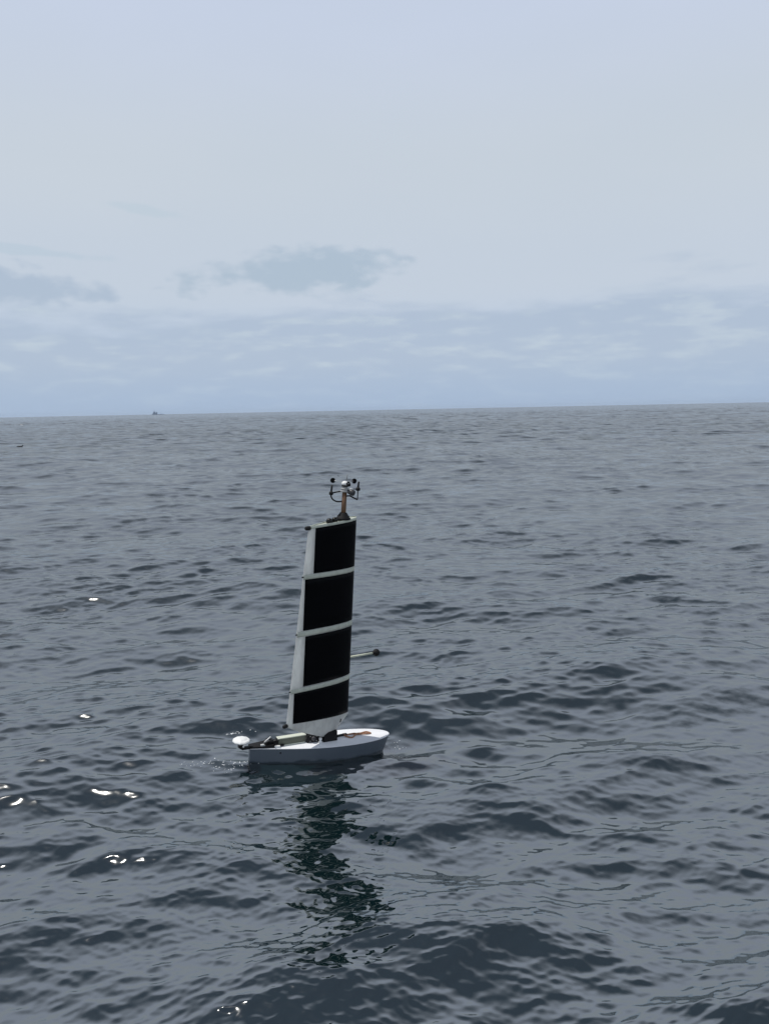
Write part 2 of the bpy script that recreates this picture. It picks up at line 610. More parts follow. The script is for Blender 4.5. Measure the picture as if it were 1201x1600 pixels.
def add_box(bm, c, s, rot=None, taper=1.0):
    """box centred at c with full sizes s; the top is scaled by taper"""
    M = Matrix.Translation(c) @ (rot.to_matrix().to_4x4() if rot else Matrix.Identity(4))
    vs_ = []
    for z in (-.5, .5):
        k = taper if z > 0 else 1.0
        for x, y in ((-.5, -.5), (.5, -.5), (.5, .5), (-.5, .5)):
            vs_.append(bm.verts.new(M @ Vector((x * s[0] * k, y * s[1] * k, z * s[2]))))
    for f in ((3, 2, 1, 0), (4, 5, 6, 7), (0, 1, 5, 4), (1, 2, 6, 5), (2, 3, 7, 6), (3, 0, 4, 7)):
        bm.faces.new([vs_[i] for i in f])


def add_tube(bm, pts, r, seg=10, caps=True):
    """tube along points; r a number or one radius per point"""
    pts = [Vector(p) for p in pts]
    rr = r if isinstance(r, (list, tuple)) else [r] * len(pts)
    rings = []
    up = Vector((0, 0, 1))
    for i, p in enumerate(pts):
        d = (pts[min(i + 1, len(pts) - 1)] - pts[max(i - 1, 0)]).normalized()
        a = d.cross(up)
        if a.length < 1e-3:
            a = d.cross(Vector((0, 1, 0)))
        a.normalize()
        b = d.cross(a).normalized()
        rings.append([bm.verts.new(p + (a * math.cos(t) + b * math.sin(t)) * rr[i])
                      for t in (2 * math.pi * k / seg for k in range(seg))])
    for A, B in zip(rings, rings[1:]):
        for k in range(seg):
            bm.faces.new((A[k], A[(k + 1) % seg], B[(k + 1) % seg], B[k]))
    if caps:
        bm.faces.new(rings[0][::-1])
        bm.faces.new(rings[-1])


def add_lathe(bm, prof, seg=24, M=None):
    """revolve (radius, z) pairs about z"""
    M = M or Matrix.Identity(4)
    rings = []
    for r, z in prof:
        if r < 1e-6:
            rings.append([bm.verts.new(M @ Vector((0, 0, z)))])
        else:
            rings.append([bm.verts.new(M @ Vector((r * math.cos(2 * math.pi * k / seg), r * math.sin(2 * math.pi * k / seg), z)))
                          for k in range(seg)])
    for A, B in zip(rings, rings[1:]):
        for k in range(seg):
            k2 = (k + 1) % seg
            if len(A) == 1 and len(B) == 1:
                continue
            if len(A) == 1:
                bm.faces.new((A[0], B[k2], B[k]))
            elif len(B) == 1:
                bm.faces.new((A[k], A[k2], B[0]))
            else:
                bm.faces.new((A[k], A[k2], B[k2], B[k]))
    for ring, flip in ((rings[0], True), (rings[-1], False)):
        if len(ring) > 2:
            bm.faces.new(ring[::-1] if flip else ring)


def bezier(pts, n=8):
    """Catmull-Rom through points"""
    P = [Vector(p) for p in pts]
    out = []
    for i in range(len(P) - 1):
        p0, p1, p2, p3 = P[max(i - 1, 0)], P[i], P[i + 1], P[min(i + 2, len(P) - 1)]
        for k in range(n):
            t = k / n
            out.append(0.5 * ((2 * p1) + (p2 - p0) * t + (2 * p0 - 5 * p1 + 4 * p2 - p3) * t * t + (3 * p1 - p0 - 3 * p2 + p3) * t ** 3))
    out.append(P[-1])
    return out


def tag(o, label, cat, group=None, kind=None):
    o['label'] = label
    o['category'] = cat
    if group:
        o['group'] = group
    if kind:
        o['kind'] = kind
    return o


def empty(name, loc=(0, 0, 0), rot=(0, 0, 0)):
    o = bpy.data.objects.new(name, None)
    COL.objects.link(o)
    o.location = loc
    o.rotation_euler = rot
    o.empty_display_size = 0.1
    return o


HULL = hull_material()
DECK = simple('white_deck_paint', (0.80, 0.81, 0.83), 0.55, var=0.04, scale=14.0, bump=0.05)
BLACK = simple('black_plastic', (0.008, 0.008, 0.009), 0.5, var=0.3, scale=60.0, spec=0.25)
RUBBER = simple('black_rubber', (0.007, 0.007, 0.008), 0.7, var=0.3, scale=60.0, spec=0.25)
OLIVE = simple('olive_grey_case', (0.115, 0.125, 0.095), 0.5, var=0.12, scale=25.0)
PALE = simple('pale_case_lid', (0.62, 0.65, 0.55), 0.5, var=0.05, scale=25.0)
WHITE = simple('white_plastic', (0.80, 0.81, 0.80), 0.45, var=0.04, scale=30.0)
GREYP = simple('grey_plastic', (0.22, 0.23, 0.24), 0.45, var=0.12, scale=50.0)
LGREY = simple('light_grey_plastic', (0.52, 0.54, 0.54), 0.4, var=0.06, scale=50.0)
BROWN = simple('brown_tube', (0.135, 0.072, 0.036), 0.55, var=0.35, scale=30.0, stretch=(1, 1, 0.25))
FILM = film_material('wing_film', (0.84, 0.86, 0.85, 1), 0.58)
RIBW = film_material('rib_tape', (0.62, 0.66, 0.57, 1), 0.15)
SOLAR = panel_material()
BOOM = simple('cream_tube', (0.62, 0.64, 0.50), 0.45, var=0.06, scale=30.0)
ROPE = simple('brown_cord', (0.33, 0.165, 0.095), 0.8, var=0.35, scale=80.0, bump=0.3)
METAL = simple('bare_steel', (0.60, 0.61, 0.62), 0.3, metal=0.9, var=0.1, scale=60.0)

# ------------------------------------------------------------------ the sailing drone
drone = empty('sailing_drone', (BOAT_X, BOAT_Y, 0.0), (0.0327, 0.0779, 0.3911))
tag(drone, 'small sailing drone with a tall black-panelled wing on a white-decked hull', 'sailing drone')
ZD = 0.1381
XM = 0.0753
TH = 0.4176


def half_beam(x):
    if x < 0.12:
        u = (x + 0.6) / 0.72
        return 0.024 + 0.128 * math.sin(u * math.pi / 2) ** 1.15
    u = min(1.0, (x - 0.12) / 0.48)
    return 0.152 * max(0.0, 1 - u ** 2.15) ** 0.5


hx = [-0.6 + 1.2 * (1 - math.cos(math.pi * i / 64)) / 2 for i in range(65)]
# outline, starboard side stern->bow then port bow->stern
outline = [(x, -half_beam(x)) for x in hx[:-1]] + [(0.6, 0.0)] + [(x, half_beam(x)) for x in reversed(hx[:-1])]
prof = [(0.0, 1.0), (0.012, 0.999), (0.05, 0.99), (0.10, 0.972), (0.14, 0.945), (0.18, 0.88), (0.22, 0.74), (0.25, 0.50), (0.265, 0.2)]
bm = bmesh.new()
rings = []
for dz, k in prof:
    ring = []
    for x, y in outline:
        # the stem rakes aft below the deck, the stern stays plumb
        xs = x - (0.32 * dz) * max(0.0, x / 0.6) ** 2 if x > 0 else x
        ring.append(bm.verts.new((xs, y * k, ZD - 0.004 - dz)))
    rings.append(ring)
n = len(outline)
for A, B in zip(rings, rings[1:]):
    for k in range(n):
        bm.faces.new((A[k], A[(k + 1) % n], B[(k + 1) % n], B[k]))
bm.faces.new(rings[-1])
hull = link_mesh('hull', bm, HULL, drone)
bm = bmesh.new()
rings = []
for z, inset in ((-0.004, 0.0), (-0.001, 0.0002), (0.0, 0.0012)):
    ring = []
    for x, y in outline:
        ring.append(bm.verts.new((0.05 + (x - 0.05) * (1 - inset / 0.55), y * (1 - inset / 0.15), ZD + z)))
    rings.append(ring)
for A, B in zip(rings, rings[1:]):
    for k in range(n):
        bm.faces.new((A[k], A[(k + 1) % n], B[(k + 1) % n], B[k]))
top_c = [bm.verts.new((0.05 + (x - 0.05) * (1 - 0.0012 / 0.55), 0.0, ZD + 0.002)) for x, y in outline[:65]]
R3 = rings[-1]
for k in range(64):
    bm.faces.new((R3[k], R3[k + 1], top_c[k + 1], top_c[k])) if k < 63 else bm.faces.new((R3[63], R3[64], top_c[64], top_c[63]))
    j, j2 = n - 1 - k, n - 2 - k
    if k < 63:
        bm.faces.new((top_c[k], top_c[k + 1], R3[j2], R3[j]))
    else:
        bm.faces.new((top_c[63], top_c[64], R3[64], R3[j]))
deck = link_mesh('deck', bm, DECK, hull)
# small screw hole low on the quarter
bm = bmesh.new()
add_lathe(bm, [(0, 0.004), (0.006, 0.004), (0.007, 0.0), (0.007, -0.004), (0, -0.004)], 12)
link_mesh('drain_plug', bm, BLACK, hull, loc=(-0.367, -half_beam(-0.367) - 0.0005, ZD - 0.035), rot=(math.pi / 2, 0, 0))
# black rail let into the deck ahead of the mast
bm = bmesh.new()
add_box(bm, (0.175, 0.026, ZD + 0.009), (0.115, 0.020, 0.014), Euler((0, 0, 0.18)))
link_mesh('deck_rail', bm, BLACK, drone, bevel=0.002)

# mast foot block under the front of the wing
bm = bmesh.new()
add_box(bm, (0.058, -0.014, ZD + 0.043), (0.122, 0.075, 0.084), Euler((0, 0, 0.1)), 0.93)
mast_foot = link_mesh('mast_foot', bm, BLACK, drone, bevel=0.004)
bm = bmesh.new()
add_tube(bm, [(XM, 0, ZD + 0.01), (XM, 0, 0.42)], 0.019, 16)
link_mesh('mast', bm, BLACK, drone)

# sail actuator with a round knob aft of the mast
act = empty('sail_actuator', (-0.080, -0.010, ZD))
act.parent = drone
bm = bmesh.new()
add_box(bm, (0, 0, 0.034), (0.115, 0.058, 0.060), None, 0.92)
add_box(bm, (0.062, 0.004, 0.022), (0.05, 0.05, 0.036))
add_box(bm, (-0.038, 0.010, 0.070), (0.035, 0.03, 0.022))
link_mesh('gear_case', bm, BLACK, act, bevel=0.004)
bm = bmesh.new()
add_lathe(bm, [(0, 0.012), (0.013, 0.012), (0.017, 0.008), (0.018, 0.0), (0.018, -0.006), (0, -0.006)], 20)
link_mesh('round_knob', bm, simple('dark_grey_knob', (0.05, 0.05, 0.055), 0.5), act, loc=(-0.004, -0.032, 0.038), rot=(math.pi / 2 - 0.1, 0, 0))
for dx in (-0.03, 0.022):
    for dz in (0.018, 0.056):
        bm = bmesh.new()
        add_lathe(bm, [(0, 0.003), (0.003, 0.003), (0.0035, 0.0), (0, 0.0)], 8)
        link_mesh('screw', bm, METAL, act, loc=(dx, -0.0295, dz), rot=(math.pi / 2, 0, 0))
# white fitting beside the mast foot
bm = bmesh.new()
add_lathe(bm, [(0, 0), (0.014, 0), (0.014, 0.010), (0.010, 0.013), (0.009, 0.022), (0.013, 0.025), (0.013, 0.036), (0.009, 0.040), (0, 0.040)], 18)
link_mesh('cable_gland', bm, WHITE, drone, loc=(-0.028, -0.052, ZD + 0.003))

# long battery case on the after deck
case = empty('battery_case', (-0.263, -0.006, ZD), (0, 0, 0.10))
case.parent = drone
bm = bmesh.new()
add_box(bm, (0, 0, 0.033), (0.236, 0.042, 0.056))
link_mesh('case_body', bm, OLIVE, case, bevel=0.003)
bm = bmesh.new()
add_box(bm, (0, 0, 0.0645), (0.242, 0.046, 0.007))
link_mesh('case_lid', bm, PALE, case, bevel=0.002)
bm = bmesh.new()
add_box(bm, (0.01, -0.025, 0.008), (0.20, 0.008, 0.006))
link_mesh('case_rail', bm, PALE, case, bevel=0.001)
bm = bmesh.new()
add_box(bm, (-0.121, 0, 0.030), (0.012, 0.052, 0.052))
link_mesh('end_plate', bm, BLACK, case, bevel=0.002)
bm = bmesh.new()
add_box(bm, (-0.085, -0.027, 0.012), (0.03, 0.012, 0.016))
link_mesh('cable_clip', bm, BLACK, case, bevel=0.002)
bm = bmesh.new()
add_lathe(bm, [(0, 0), (0.004, 0), (0.004, 0.005), (0, 0.006)], 8)
link_mesh('lid_screw', bm, WHITE, case, loc=(-0.105, 0.004, 0.068))

# black stern plate, rudder gear and cables
bm = bmesh.new()
v = [bm.verts.new(p) for p in (
    (-0.606, -0.030, ZD + 0.004), (-0.405, -0.062, ZD + 0.004), (-0.405, 0.040, ZD + 0.004), (-0.606, 0.026, ZD + 0.004),
    (-0.606, -0.028, ZD + 0.018), (-0.405, -0.058, ZD + 0.020), (-0.415, 0.036, ZD + 0.040), (-0.606, 0.024, ZD + 0.022))]
for f in ((3, 2, 1, 0), (4, 5, 6, 7), (0, 1, 5, 4), (1, 2, 6, 5), (2, 3, 7, 6), (3, 0, 4, 7)):
    bm.faces.new([v[i] for i in f])
stern_plate = link_mesh('stern_plate', bm, BLACK, drone, bevel=0.003)
rg = empty('rudder_gear', (-0.44, -0.010, ZD + 0.03))
rg.parent = drone
bm = bmesh.new()
add_box(bm, (0.0, 0.004, 0.008), (0.055, 0.046, 0.034))
add_box(bm, (0.040, -0.006, -0.002), (0.030, 0.05, 0.03))
link_mesh('servo', bm, BLACK, rg, bevel=0.003)
bm = bmesh.new()
add_tube(bm, [(-0.045, -0.006, 0.012), (0.008, 0.008, 0.044)], 0.0052, 10)
link_mesh('push_rod', bm, WHITE, rg)
bm = bmesh.new()
add_box(bm, (-0.062, -0.026, -0.003), (0.036, 0.018, 0.012))
link_mesh('bracket_tab', bm, LGREY, rg, bevel=0.002)
bm = bmesh.new()
add_box(bm, (0.052, -0.044, -0.020), (0.045, 0.020, 0.016), Euler((0, 0, -0.2)))
link_mesh('bracket_tab', bm, WHITE, rg, bevel=0.003)
rnd = random.Random(7)
for q in range(5):
    bm = bmesh.new()
    y0 = -0.035 + 0.014 * q
    pts = [(-0.05 + rnd.uniform(-.01, .01), y0, 0.0), (-0.02, y0 + rnd.uniform(-.012, .012), 0.022 + rnd.uniform(-.006, .012)),
           (0.015, y0 + rnd.uniform(-.012, .012), 0.020 + rnd.uniform(-.008, .016)), (0.05, y0 * 0.5, 0.016), (0.075, y0 * 0.3, 0.012)]
    add_tube(bm, bezier(pts, 5), 0.0032, 8)
    link_mesh('cable', bm, RUBBER if q != 2 else GREYP, rg)

# white satellite antenna on its black bracket off the stern
ant = empty('satellite_antenna', (-0.678, -0.040, ZD + 0.062))
ant.parent = drone
bm = bmesh.new()
add_lathe(bm, [(0, 0.0), (0.030, 0.0), (0.036, 0.006), (0.058, 0.013), (0.068, 0.020), (0.069, 0.027), (0.062, 0.034),
               (0.046, 0.038), (0.040, 0.042), (0.030, 0.046), (0.015, 0.0485), (0, 0.049)], 10)
link_mesh('antenna_dome', bm, WHITE, ant, smooth=False, bevel=0.0)
bm = bmesh.new()
add_tube(bm, [(-0.012, 0.004, 0.0), (0.004, 0.006, -0.022), (0.030, 0.010, -0.046), (0.10, 0.022, -0.050)], [0.020, 0.019, 0.015, 0.012], 10)
add_box(bm, (0.006, 0.006, -0.030), (0.045, 0.030, 0.034), Euler((0, 0.6, 0.1)))
link_mesh('bracket', bm, BLACK, ant)
bm = bmesh.new()
add_box(bm, (0.018, -0.012, -0.018), (0.012, 0.01, 0.022), Euler((0, 0.5, 0)))
link_mesh('label_plate', bm, WHITE, ant, bevel=0.001)

# ------------------------------------------------------------------ wing sail
Z0, Z4 = 1.9764, 0.3501
LE0, LE1, TE0, TE1 = 0.1387, 0.1736, 0.352, 0.4801
ZL = [0.3501, 0.6511, 1.1098, 1.5607, 1.9764]
DZT = [0.022, -0.005, -0.010, -0.010, -0.034]
DZL = [-0.022, 0.005, 0.009, 0.009, 0.016]


def wing_dims(z):
    t = (z - Z4) / (Z0 - Z4)
    return LE1 + (LE0 - LE1) * t, TE1 + (TE0 - TE1) * t


def naca(u, t=0.17):
    u = min(max(u, 0.0), 1.0)
    return 5 * t * (0.2969 * math.sqrt(u) - 0.1260 * u - 0.3516 * u * u + 0.2843 * u ** 3 - 0.1015 * u ** 4) * (1 - 0.0 * u) + 0.0


def wing_point(s, z, side, out=0.0):
    """s chordwise from the mast (forward +), z nominal height, side -1 towards the camera"""
    le, te = wing_dims(z)
    c = le + te
    u = (le - s) / c
    y = naca(u) * c + 0.004
    du = 0.01
    slope = (naca(min(1, u + du)) - naca(max(0, u - du))) / (min(1, u + du) - max(0, u - du))
    nx, ny = slope, 1.0                    # outward normal in (s, lateral)
    ln = math.hypot(nx, ny)
    dzt, dzl = np.interp(z, ZL, DZT), np.interp(z, ZL, DZL)
    zz = z + dzt + (dzl - dzt) * (1 - u)
    return Vector((s + out * nx / ln, side * (y + out * ny / ln), zz))


def chord_us(nu):
    return [0.5 * (1 - math.cos(math.pi * i / nu)) for i in range(nu + 1)]


NU = 26
US = chord_us(NU)
skirt_s = [-0.49, -0.345, -0.099, 0.0, 0.042, 0.16, 0.18]
skirt_z = [0.372, 0.292, 0.186, 0.186, 0.205, 0.300, 0.328]
levels = [Z0 + (Z4 - Z0) * i / 24 for i in range(25)]
bm = bmesh.new()
loops = []
for z in levels:
    le, te = wing_dims(z)
    c = le + te
    ring = [bm.verts.new(wing_point(le - u * c, z, -1)) for u in US] + \
           [bm.verts.new(wing_point(le - u * c, z, 1)) for u in reversed(US)]
    loops.append(ring)
le, te = wing_dims(Z4)
c = le + te
for j in range(1, 8):
    v_ = j / 7
    ring = []
    for side, us in ((-1, US), (1, list(reversed(US)))):
        for u in us:
            s = le - u * c
            p = wing_point(s, Z4, side)
            zb = min(np.interp(s, skirt_s, skirt_z), p.z)
            k = 1 - 0.72 * v_ ** 1.6
            ring.append(bm.verts.new((p.x, p.y * k, p.z + (zb - p.z) * v_)))
    loops.append(ring)
nn = len(loops[0])
for A, B in zip(loops, loops[1:]):
    for k in range(nn):
        bm.faces.new((A[k], A[(k + 1) % nn], B[(k + 1) % nn], B[k]))
bot = loops[-1]
for k in range(NU):
    bm.faces.new((bot[k], bot[k + 1], bot[nn - 2 - k], bot[nn - 1 - k]))
wing = link_mesh('wing_sail', bm, FILM, drone, loc=(XM, 0, 0), rot=(0, 0, TH))
# top cap, sunk 6 mm inside its rim
bm = bmesh.new()
A = [bm.verts.new(wing_point(wing_dims(Z0)[0] - u * sum(wing_dims(Z0)), Z0, -1) - Vector((0, 0, 0.004))) for u in US]
B = [bm.verts.new(wing_point(wing_dims(Z0)[0] - u * sum(wing_dims(Z0)), Z0, 1) - Vector((0, 0, 0.004))) for u in US]
for k in range(NU):
    bm.faces.new((A[k], A[k + 1], B[k + 1], B[k]))
link_mesh('top_cap', bm, RIBW, wing)


def band(z_lo, z_hi, out=0.0022, name='rib_band', mat=None):
    """tape round the whole section between two heights"""
    bm = bmesh.new()
    rings = []
    rows = [(z_lo, -0.001), (z_lo, out)] + [(z_lo + (z_hi - z_lo) * i / 3, out) for i in (1, 2)] + [(z_hi, out), (z_hi, -0.001)]
    for z, o_ in rows:
        le, te = wing_dims(z)
        c = le + te
        us = US[:-1] + [0.998]
        rings.append([bm.verts.new(wing_point(le - u * c, z, -1, o_)) for u in us] +
                     [bm.verts.new(wing_point(le - u * c, z, 1, o_)) for u in reversed(us)])
    m_ = len(rings[0])
    for A, B in zip(rings, rings[1:]):
        for k in range(m_):
            bm.faces.new((A[k], A[(k + 1) % m_], B[(k + 1) % m_], B[k]))
    return link_mesh(name, bm, mat or RIBW, wing)


band(1.957, 1.980)
band(1.543, 1.579)
band(1.091, 1.130)
band(0.633, 0.670)


def solar(s_lo, s_hi_top, s_hi_bot, z_lo, z_hi, side):
    bm = bmesh.new()
    uv = bm.loops.layers.uv.new('UVMap')
    ns, nz_ = 22, 10
    grid = []
    info = {}
    for lift in (0.0035, -0.002):
        g = []
        for i in range(nz_ + 1):
            z = z_lo + (z_hi - z_lo) * i / nz_
            row = []
            for j in range(ns + 1):
                sh = s_hi_bot + (s_hi_top - s_hi_bot) * i / nz_
                s = s_lo + (sh - s_lo) * j / ns
                vtx = bm.verts.new(wing_point(s, z, side, lift))
                info[vtx] = (s, z)
                row.append(vtx)
            g.append(row)
        grid.append(g)
    F, Bk = grid
    for i in range(nz_):
        for j in range(ns):
            bm.faces.new((F[i][j], F[i][j + 1], F[i + 1][j + 1], F[i + 1][j]))
            bm.faces.new((Bk[i][j], Bk[i + 1][j], Bk[i + 1][j + 1], Bk[i][j + 1]))
    for i in range(nz_):
        bm.faces.new((F[i][0], F[i + 1][0], Bk[i + 1][0], Bk[i][0]))
        bm.faces.new((F[i][ns], Bk[i][ns], Bk[i + 1][ns], F[i + 1][ns]))
    for j in range(ns):
        bm.faces.new((F[0][j], Bk[0][j], Bk[0][j + 1], F[0][j + 1]))
        bm.faces.new((F[nz_][j], F[nz_][j + 1], Bk[nz_][j + 1], Bk[nz_][j]))
    for f in bm.faces:
        for l in f.loops:
            l[uv].uv = info[l.vert]
    return link_mesh('solar_panel', bm, SOLAR, wing)


PANELS = [(-0.300, 0.120, 0.128, 1.584, 1.958), (-0.372, 0.126, 0.136, 1.136, 1.541),
          (-0.350, 0.136, 0.146, 0.679, 1.086), (-0.428, 0.142, 0.150, 0.368, 0.634)]
for side in (-1, 1):
    for a_, b0_, b1_, z0_, z1_ in PANELS:
        solar(a_, b0_, b1_, z0_, z1_, side)
# stubs at the trailing edge where each rib ends
for z, big in ((Z0 - 0.012, 2.3), (1.561, 0.8), (1.110, 0.7), (0.651, 0.7), (Z4 + 0.004, 2.1)):
    p = wing_point(-wing_dims(z)[1], z, -1)
    bm = bmesh.new()
    r_ = 0.0075 * big
    add_lathe(bm, [(0, 0.014 * big), (r_ * 0.8, 0.013 * big), (r_, 0.009 * big), (r_, -0.010), (0, -0.010)], 12)
    link_mesh('rib_stub', bm, BLACK, wing, loc=(p.x - 0.004, 0.0, p.z), rot=(0, -math.pi / 2, 0))
# light line up the leading edge
# ragged tear mark and a drain slit on the lower fairing
bm = bmesh.new()
pz = wing_point(0.055, Z4, -1)
add_box(bm, (0.055, pz.y + 0.0035, 0.300), (0.006, 0.008, 0.030), Euler((0.12, 0.1, 0)))
link_mesh('drain_slit', bm, BLACK, wing)

# ------------------------------------------------------------------ counterweight boom ahead of the wing
cw = empty('counterweight_boom', (XM, 0, 0), (0, 0, TH))
cw.parent = drone
bm = bmesh.new()
add_tube(bm, [(0.10, 0, 0.812), (0.45, 0, 0.789)], 0.0085, 12)
link_mesh('boom_tube', bm, BOOM, cw)
bm = bmesh.new()
Mr = Matrix.Translation((0.487, 0, 0.7866)) @ Matrix.Rotation(math.radians(93.7), 4, 'Y')
add_lathe(bm, [(0, -0.048), (0.012, -0.048), (0.013, -0.028), (0.022, -0.022), (0.030, -0.010), (0.031, 0.006), (0.026, 0.019), (0.015, 0.026), (0, 0.028)], 20, Mr)
link_mesh('counterweight', bm, RUBBER, cw)

# ------------------------------------------------------------------ wind instrument on the wing top
wi = empty('wind_sensor', (XM, 0, 0), (0, 0, -0.345))
wi.parent = drone
bm = bmesh.new()
add_tube(bm, [(0, 0, 1.985), (0, 0, 2.205)], [0.0205, 0.0185], 18)
link_mesh('sensor_post', bm, BROWN, wi)
bm = bmesh.new()
add_lathe(bm, [(0, 1.980), (0.060, 1.980), (0.060, 1.992), (0.049, 1.995), (0.049, 2.008), (0.039, 2.008), (0.039, 2.020), (0.031, 2.023), (0.030, 2.032), (0.020, 2.036), (0, 2.036)], 20)
link_mesh('post_collar', bm, RUBBER, wi)
bm = bmesh.new()
add_lathe(bm, [(0, 2.198), (0.030, 2.198), (0.036, 2.203), (0.036, 2.210), (0.028, 2.213), (0.028, 2.219), (0.032, 2.221), (0.032, 2.227), (0.022, 2.230), (0.020, 2.236), (0.024, 2.238), (0.024, 2.256), (0, 2.256)], 20)
link_mesh('sensor_body', bm, simple('grey_sensor_plastic', (0.33, 0.34, 0.34), 0.45, var=0.1), wi)
bm = bmesh.new()
add_lathe(bm, [(0, 2.240), (0.019, 2.240), (0.0265, 2.243), (0.0265, 2.254), (0.0, 2.254)], 20)
link_mesh('bearing_ring', bm, BLACK, wi)
bm = bmesh.new()
add_lathe(bm, [(0, 2.2545), (0.024, 2.2545), (0.029, 2.261), (0.029, 2.268), (0.024, 2.278), (0.013, 2.285), (0, 2.287)], 20)
link_mesh('rotor_hub', bm, WHITE, wi)
bm = bmesh.new()
add_tube(bm, [(0.008, 0, 2.290), (0.011, 0, 2.312), (0.015, 0, 2.344)], [0.006, 0.004, 0.0016], 8)
link_mesh('lightning_tip', bm, GREYP, wi)
# three cups on thin arms: left, right and towards the camera
for ex, ey, ez, face in ((-0.098, 0.01, 2.284, (0, -1, 0.0)), (0.072, 0.045, 2.286, (0.35, -1, 0.0)), (0.030, -0.075, 2.272, (0.75, -0.5, 0.45))):
    c_ = empty('cup_arm', (0, 0, 0))
    bpy.data.objects.remove(c_)
    bm = bmesh.new()
    d = Vector(face).normalized()
    q = d.to_track_quat('Z', 'Y').to_matrix().to_4x4()
    r_ = 0.021
    prof_c = [(0, -r_), (r_ * .5, -r_ * .87), (r_ * .87, -r_ * .5), (r_, 0), (r_ * 0.90, 0.0), (r_ * .78, -r_ * .42), (r_ * .45, -r_ * .76), (0, -r_ * .88)]
    add_lathe(bm, prof_c, 18, Matrix.Translation((ex, ey, ez)) @ q)
    cup = link_mesh('cup', bm, RUBBER, wi)
    bm = bmesh.new()
    hub_p = Vector((0, 0, 2.276))
    tip_p = Vector((ex, ey, ez))
    dirv = (tip_p - hub_p).normalized()
    add_tube(bm, [hub_p + dirv * 0.024, tip_p - dirv * 0.030, tip_p - dirv * 0.014], [0.0022, 0.0024, 0.006], 8)
    link_mesh('cup_arm', bm, LGREY if ex < 0.06 else GREYP, cup)
# side prongs
bm = bmesh.new()
add_tube(bm, [(-0.106, 0, 2.186), (-0.103, 0, 2.249)], 0.0078, 10)
pr = link_mesh('prong', bm, BLACK, wi)
bm = bmesh.new()
add_lathe(bm, [(0, 2.168), (0.012, 2.168), (0.017, 2.175), (0.017, 2.189), (0.011, 2.197), (0, 2.197)], 14, Matrix.Translation((-0.106, 0, 0)))
link_mesh('prong_knob', bm, BLACK, pr)
bm = bmesh.new()
add_tube(bm, bezier([(-0.106, 0, 2.176), (-0.104, 0, 2.155), (-0.090, 0, 2.134), (-0.066, 0, 2.121), (-0.040, 0, 2.119), (-0.012, 0, 2.123)], 6), 0.0060, 8)
add_tube(bm, bezier([(-0.100, 0, 2.182), (-0.070, 0, 2.193), (-0.030, 0, 2.202)], 6), 0.0056, 8)
link_mesh('prong_bracket', bm, BLACK, pr)
bm = bmesh.new()
add_tube(bm, [(0.104, 0, 2.232), (0.107, 0, 2.288)], 0.0080, 10)
pr = link_mesh('prong', bm, BLACK, wi)
bm = bmesh.new()
add_lathe(bm, [(0, 2.214), (0.012, 2.214), (0.018, 2.221), (0.018, 2.234), (0.011, 2.243), (0, 2.243)], 14, Matrix.Translation((0.104, 0, 0)))
link_mesh('prong_knob', bm, BLACK, pr)
bm = bmesh.new()
add_tube(bm, [(0.104, 0, 2.218), (0.105, 0, 2.145)], 0.0042, 8)
add_tube(bm, bezier([(0.106, 0, 2.143), (0.070, 0, 2.158), (0.040, 0, 2.170), (0.012, 0, 2.166)], 6), 0.0060, 8)
add_tube(bm, [(0.100, 0, 2.226), (0.060, 0, 2.226), (0.026, 0, 2.216)], 0.0032, 8)
link_mesh('prong_bracket', bm, BLACK, pr)
# grey wind-vane body swinging below the cups
bm = bmesh.new()
vd = Vector((0.95, -0.30, -0.18)).normalized()
q = vd.to_track_quat('Z', 'Y').to_matrix().to_4x4()
add_lathe(bm, [(0, 0.0), (0.010, 0.0), (0.017, 0.012), (0.024, 0.030), (0.024, 0.052), (0.018, 0.060), (0.016, 0.054), (0, 0.052)], 18,
          Matrix.Translation((0.022, -0.010, 2.206)) @ q)
link_mesh('vane_body', bm, simple('dark_grey_vane', (0.035, 0.036, 0.040), 0.45), wi)
bm = bmesh.new()
add_lathe(bm, [(0, 0.0), (0.019, 0.0), (0.022, 0.012), (0.0, 0.018)], 14, Matrix.Translation((0.046, -0.008, 2.217)))
link_mesh('vane_mount', bm, LGREY, wi)

# two dark round fittings (lights) on the top cap, in wing axes
for s_, r_ in ((-0.155, 0.026), (-0.100, 0.025)):
    bm = bmesh.new()
    p = wing_point(s_, Z0, -1)
    add_lathe(bm, [(0, -0.004), (r_ * 0.8, -0.004), (r_, 0.004), (r_ * 1.0, 0.020), (r_ * 0.72, 0.031), (r_ * 0.3, 0.036), (0, 0.037)], 16)
    link_mesh('top_light', bm, simple('smoked_lens', (0.008, 0.009, 0.007), 0.3, spec=0.3), wing, loc=(s_, p.y * 0.25, p.z))

# ------------------------------------------------------------------ brown cord lying on the fore deck
Mboat = Matrix.Translation(drone.location) @ drone.rotation_euler.to_matrix().to_4x4()
zc = ZD + 0.0075
loop = [(0.205, 0.050), (0.214, -0.004), (0.248, -0.030), (0.272, -0.020), (0.296, 0.004), (0.318, 0.012), (0.345, 0.012), (0.368, 0.012),
        (0.395, 0.004), (0.424, 0.004), (0.440, 0.012), (0.430, 0.026), (0.405, 0.036), (0.372, 0.034), (0.348, 0.030), (0.322, 0.020),
        (0.300, 0.030), (0.262, 0.036), (0.230, 0.034), (0.208, 0.046)]
pts = [Mboat @ Vector((x, y, zc + 0.003 * math.sin(i * 1.7))) for i, (x, y) in enumerate(loop)]
bm = bmesh.new()
add_tube(bm, bezier(pts, 6), 0.0066, 8)
for off_ in (0.006, -0.006):
    add_tube(bm, bezier([Mboat @ Vector((0.300 + 0.02 * i, 0.016 + off_ * (1 - abs(i - 1.5)), zc + 0.006)) for i in range(4)], 4), 0.0052, 8)
cord = link_mesh('cord', bm, ROPE)
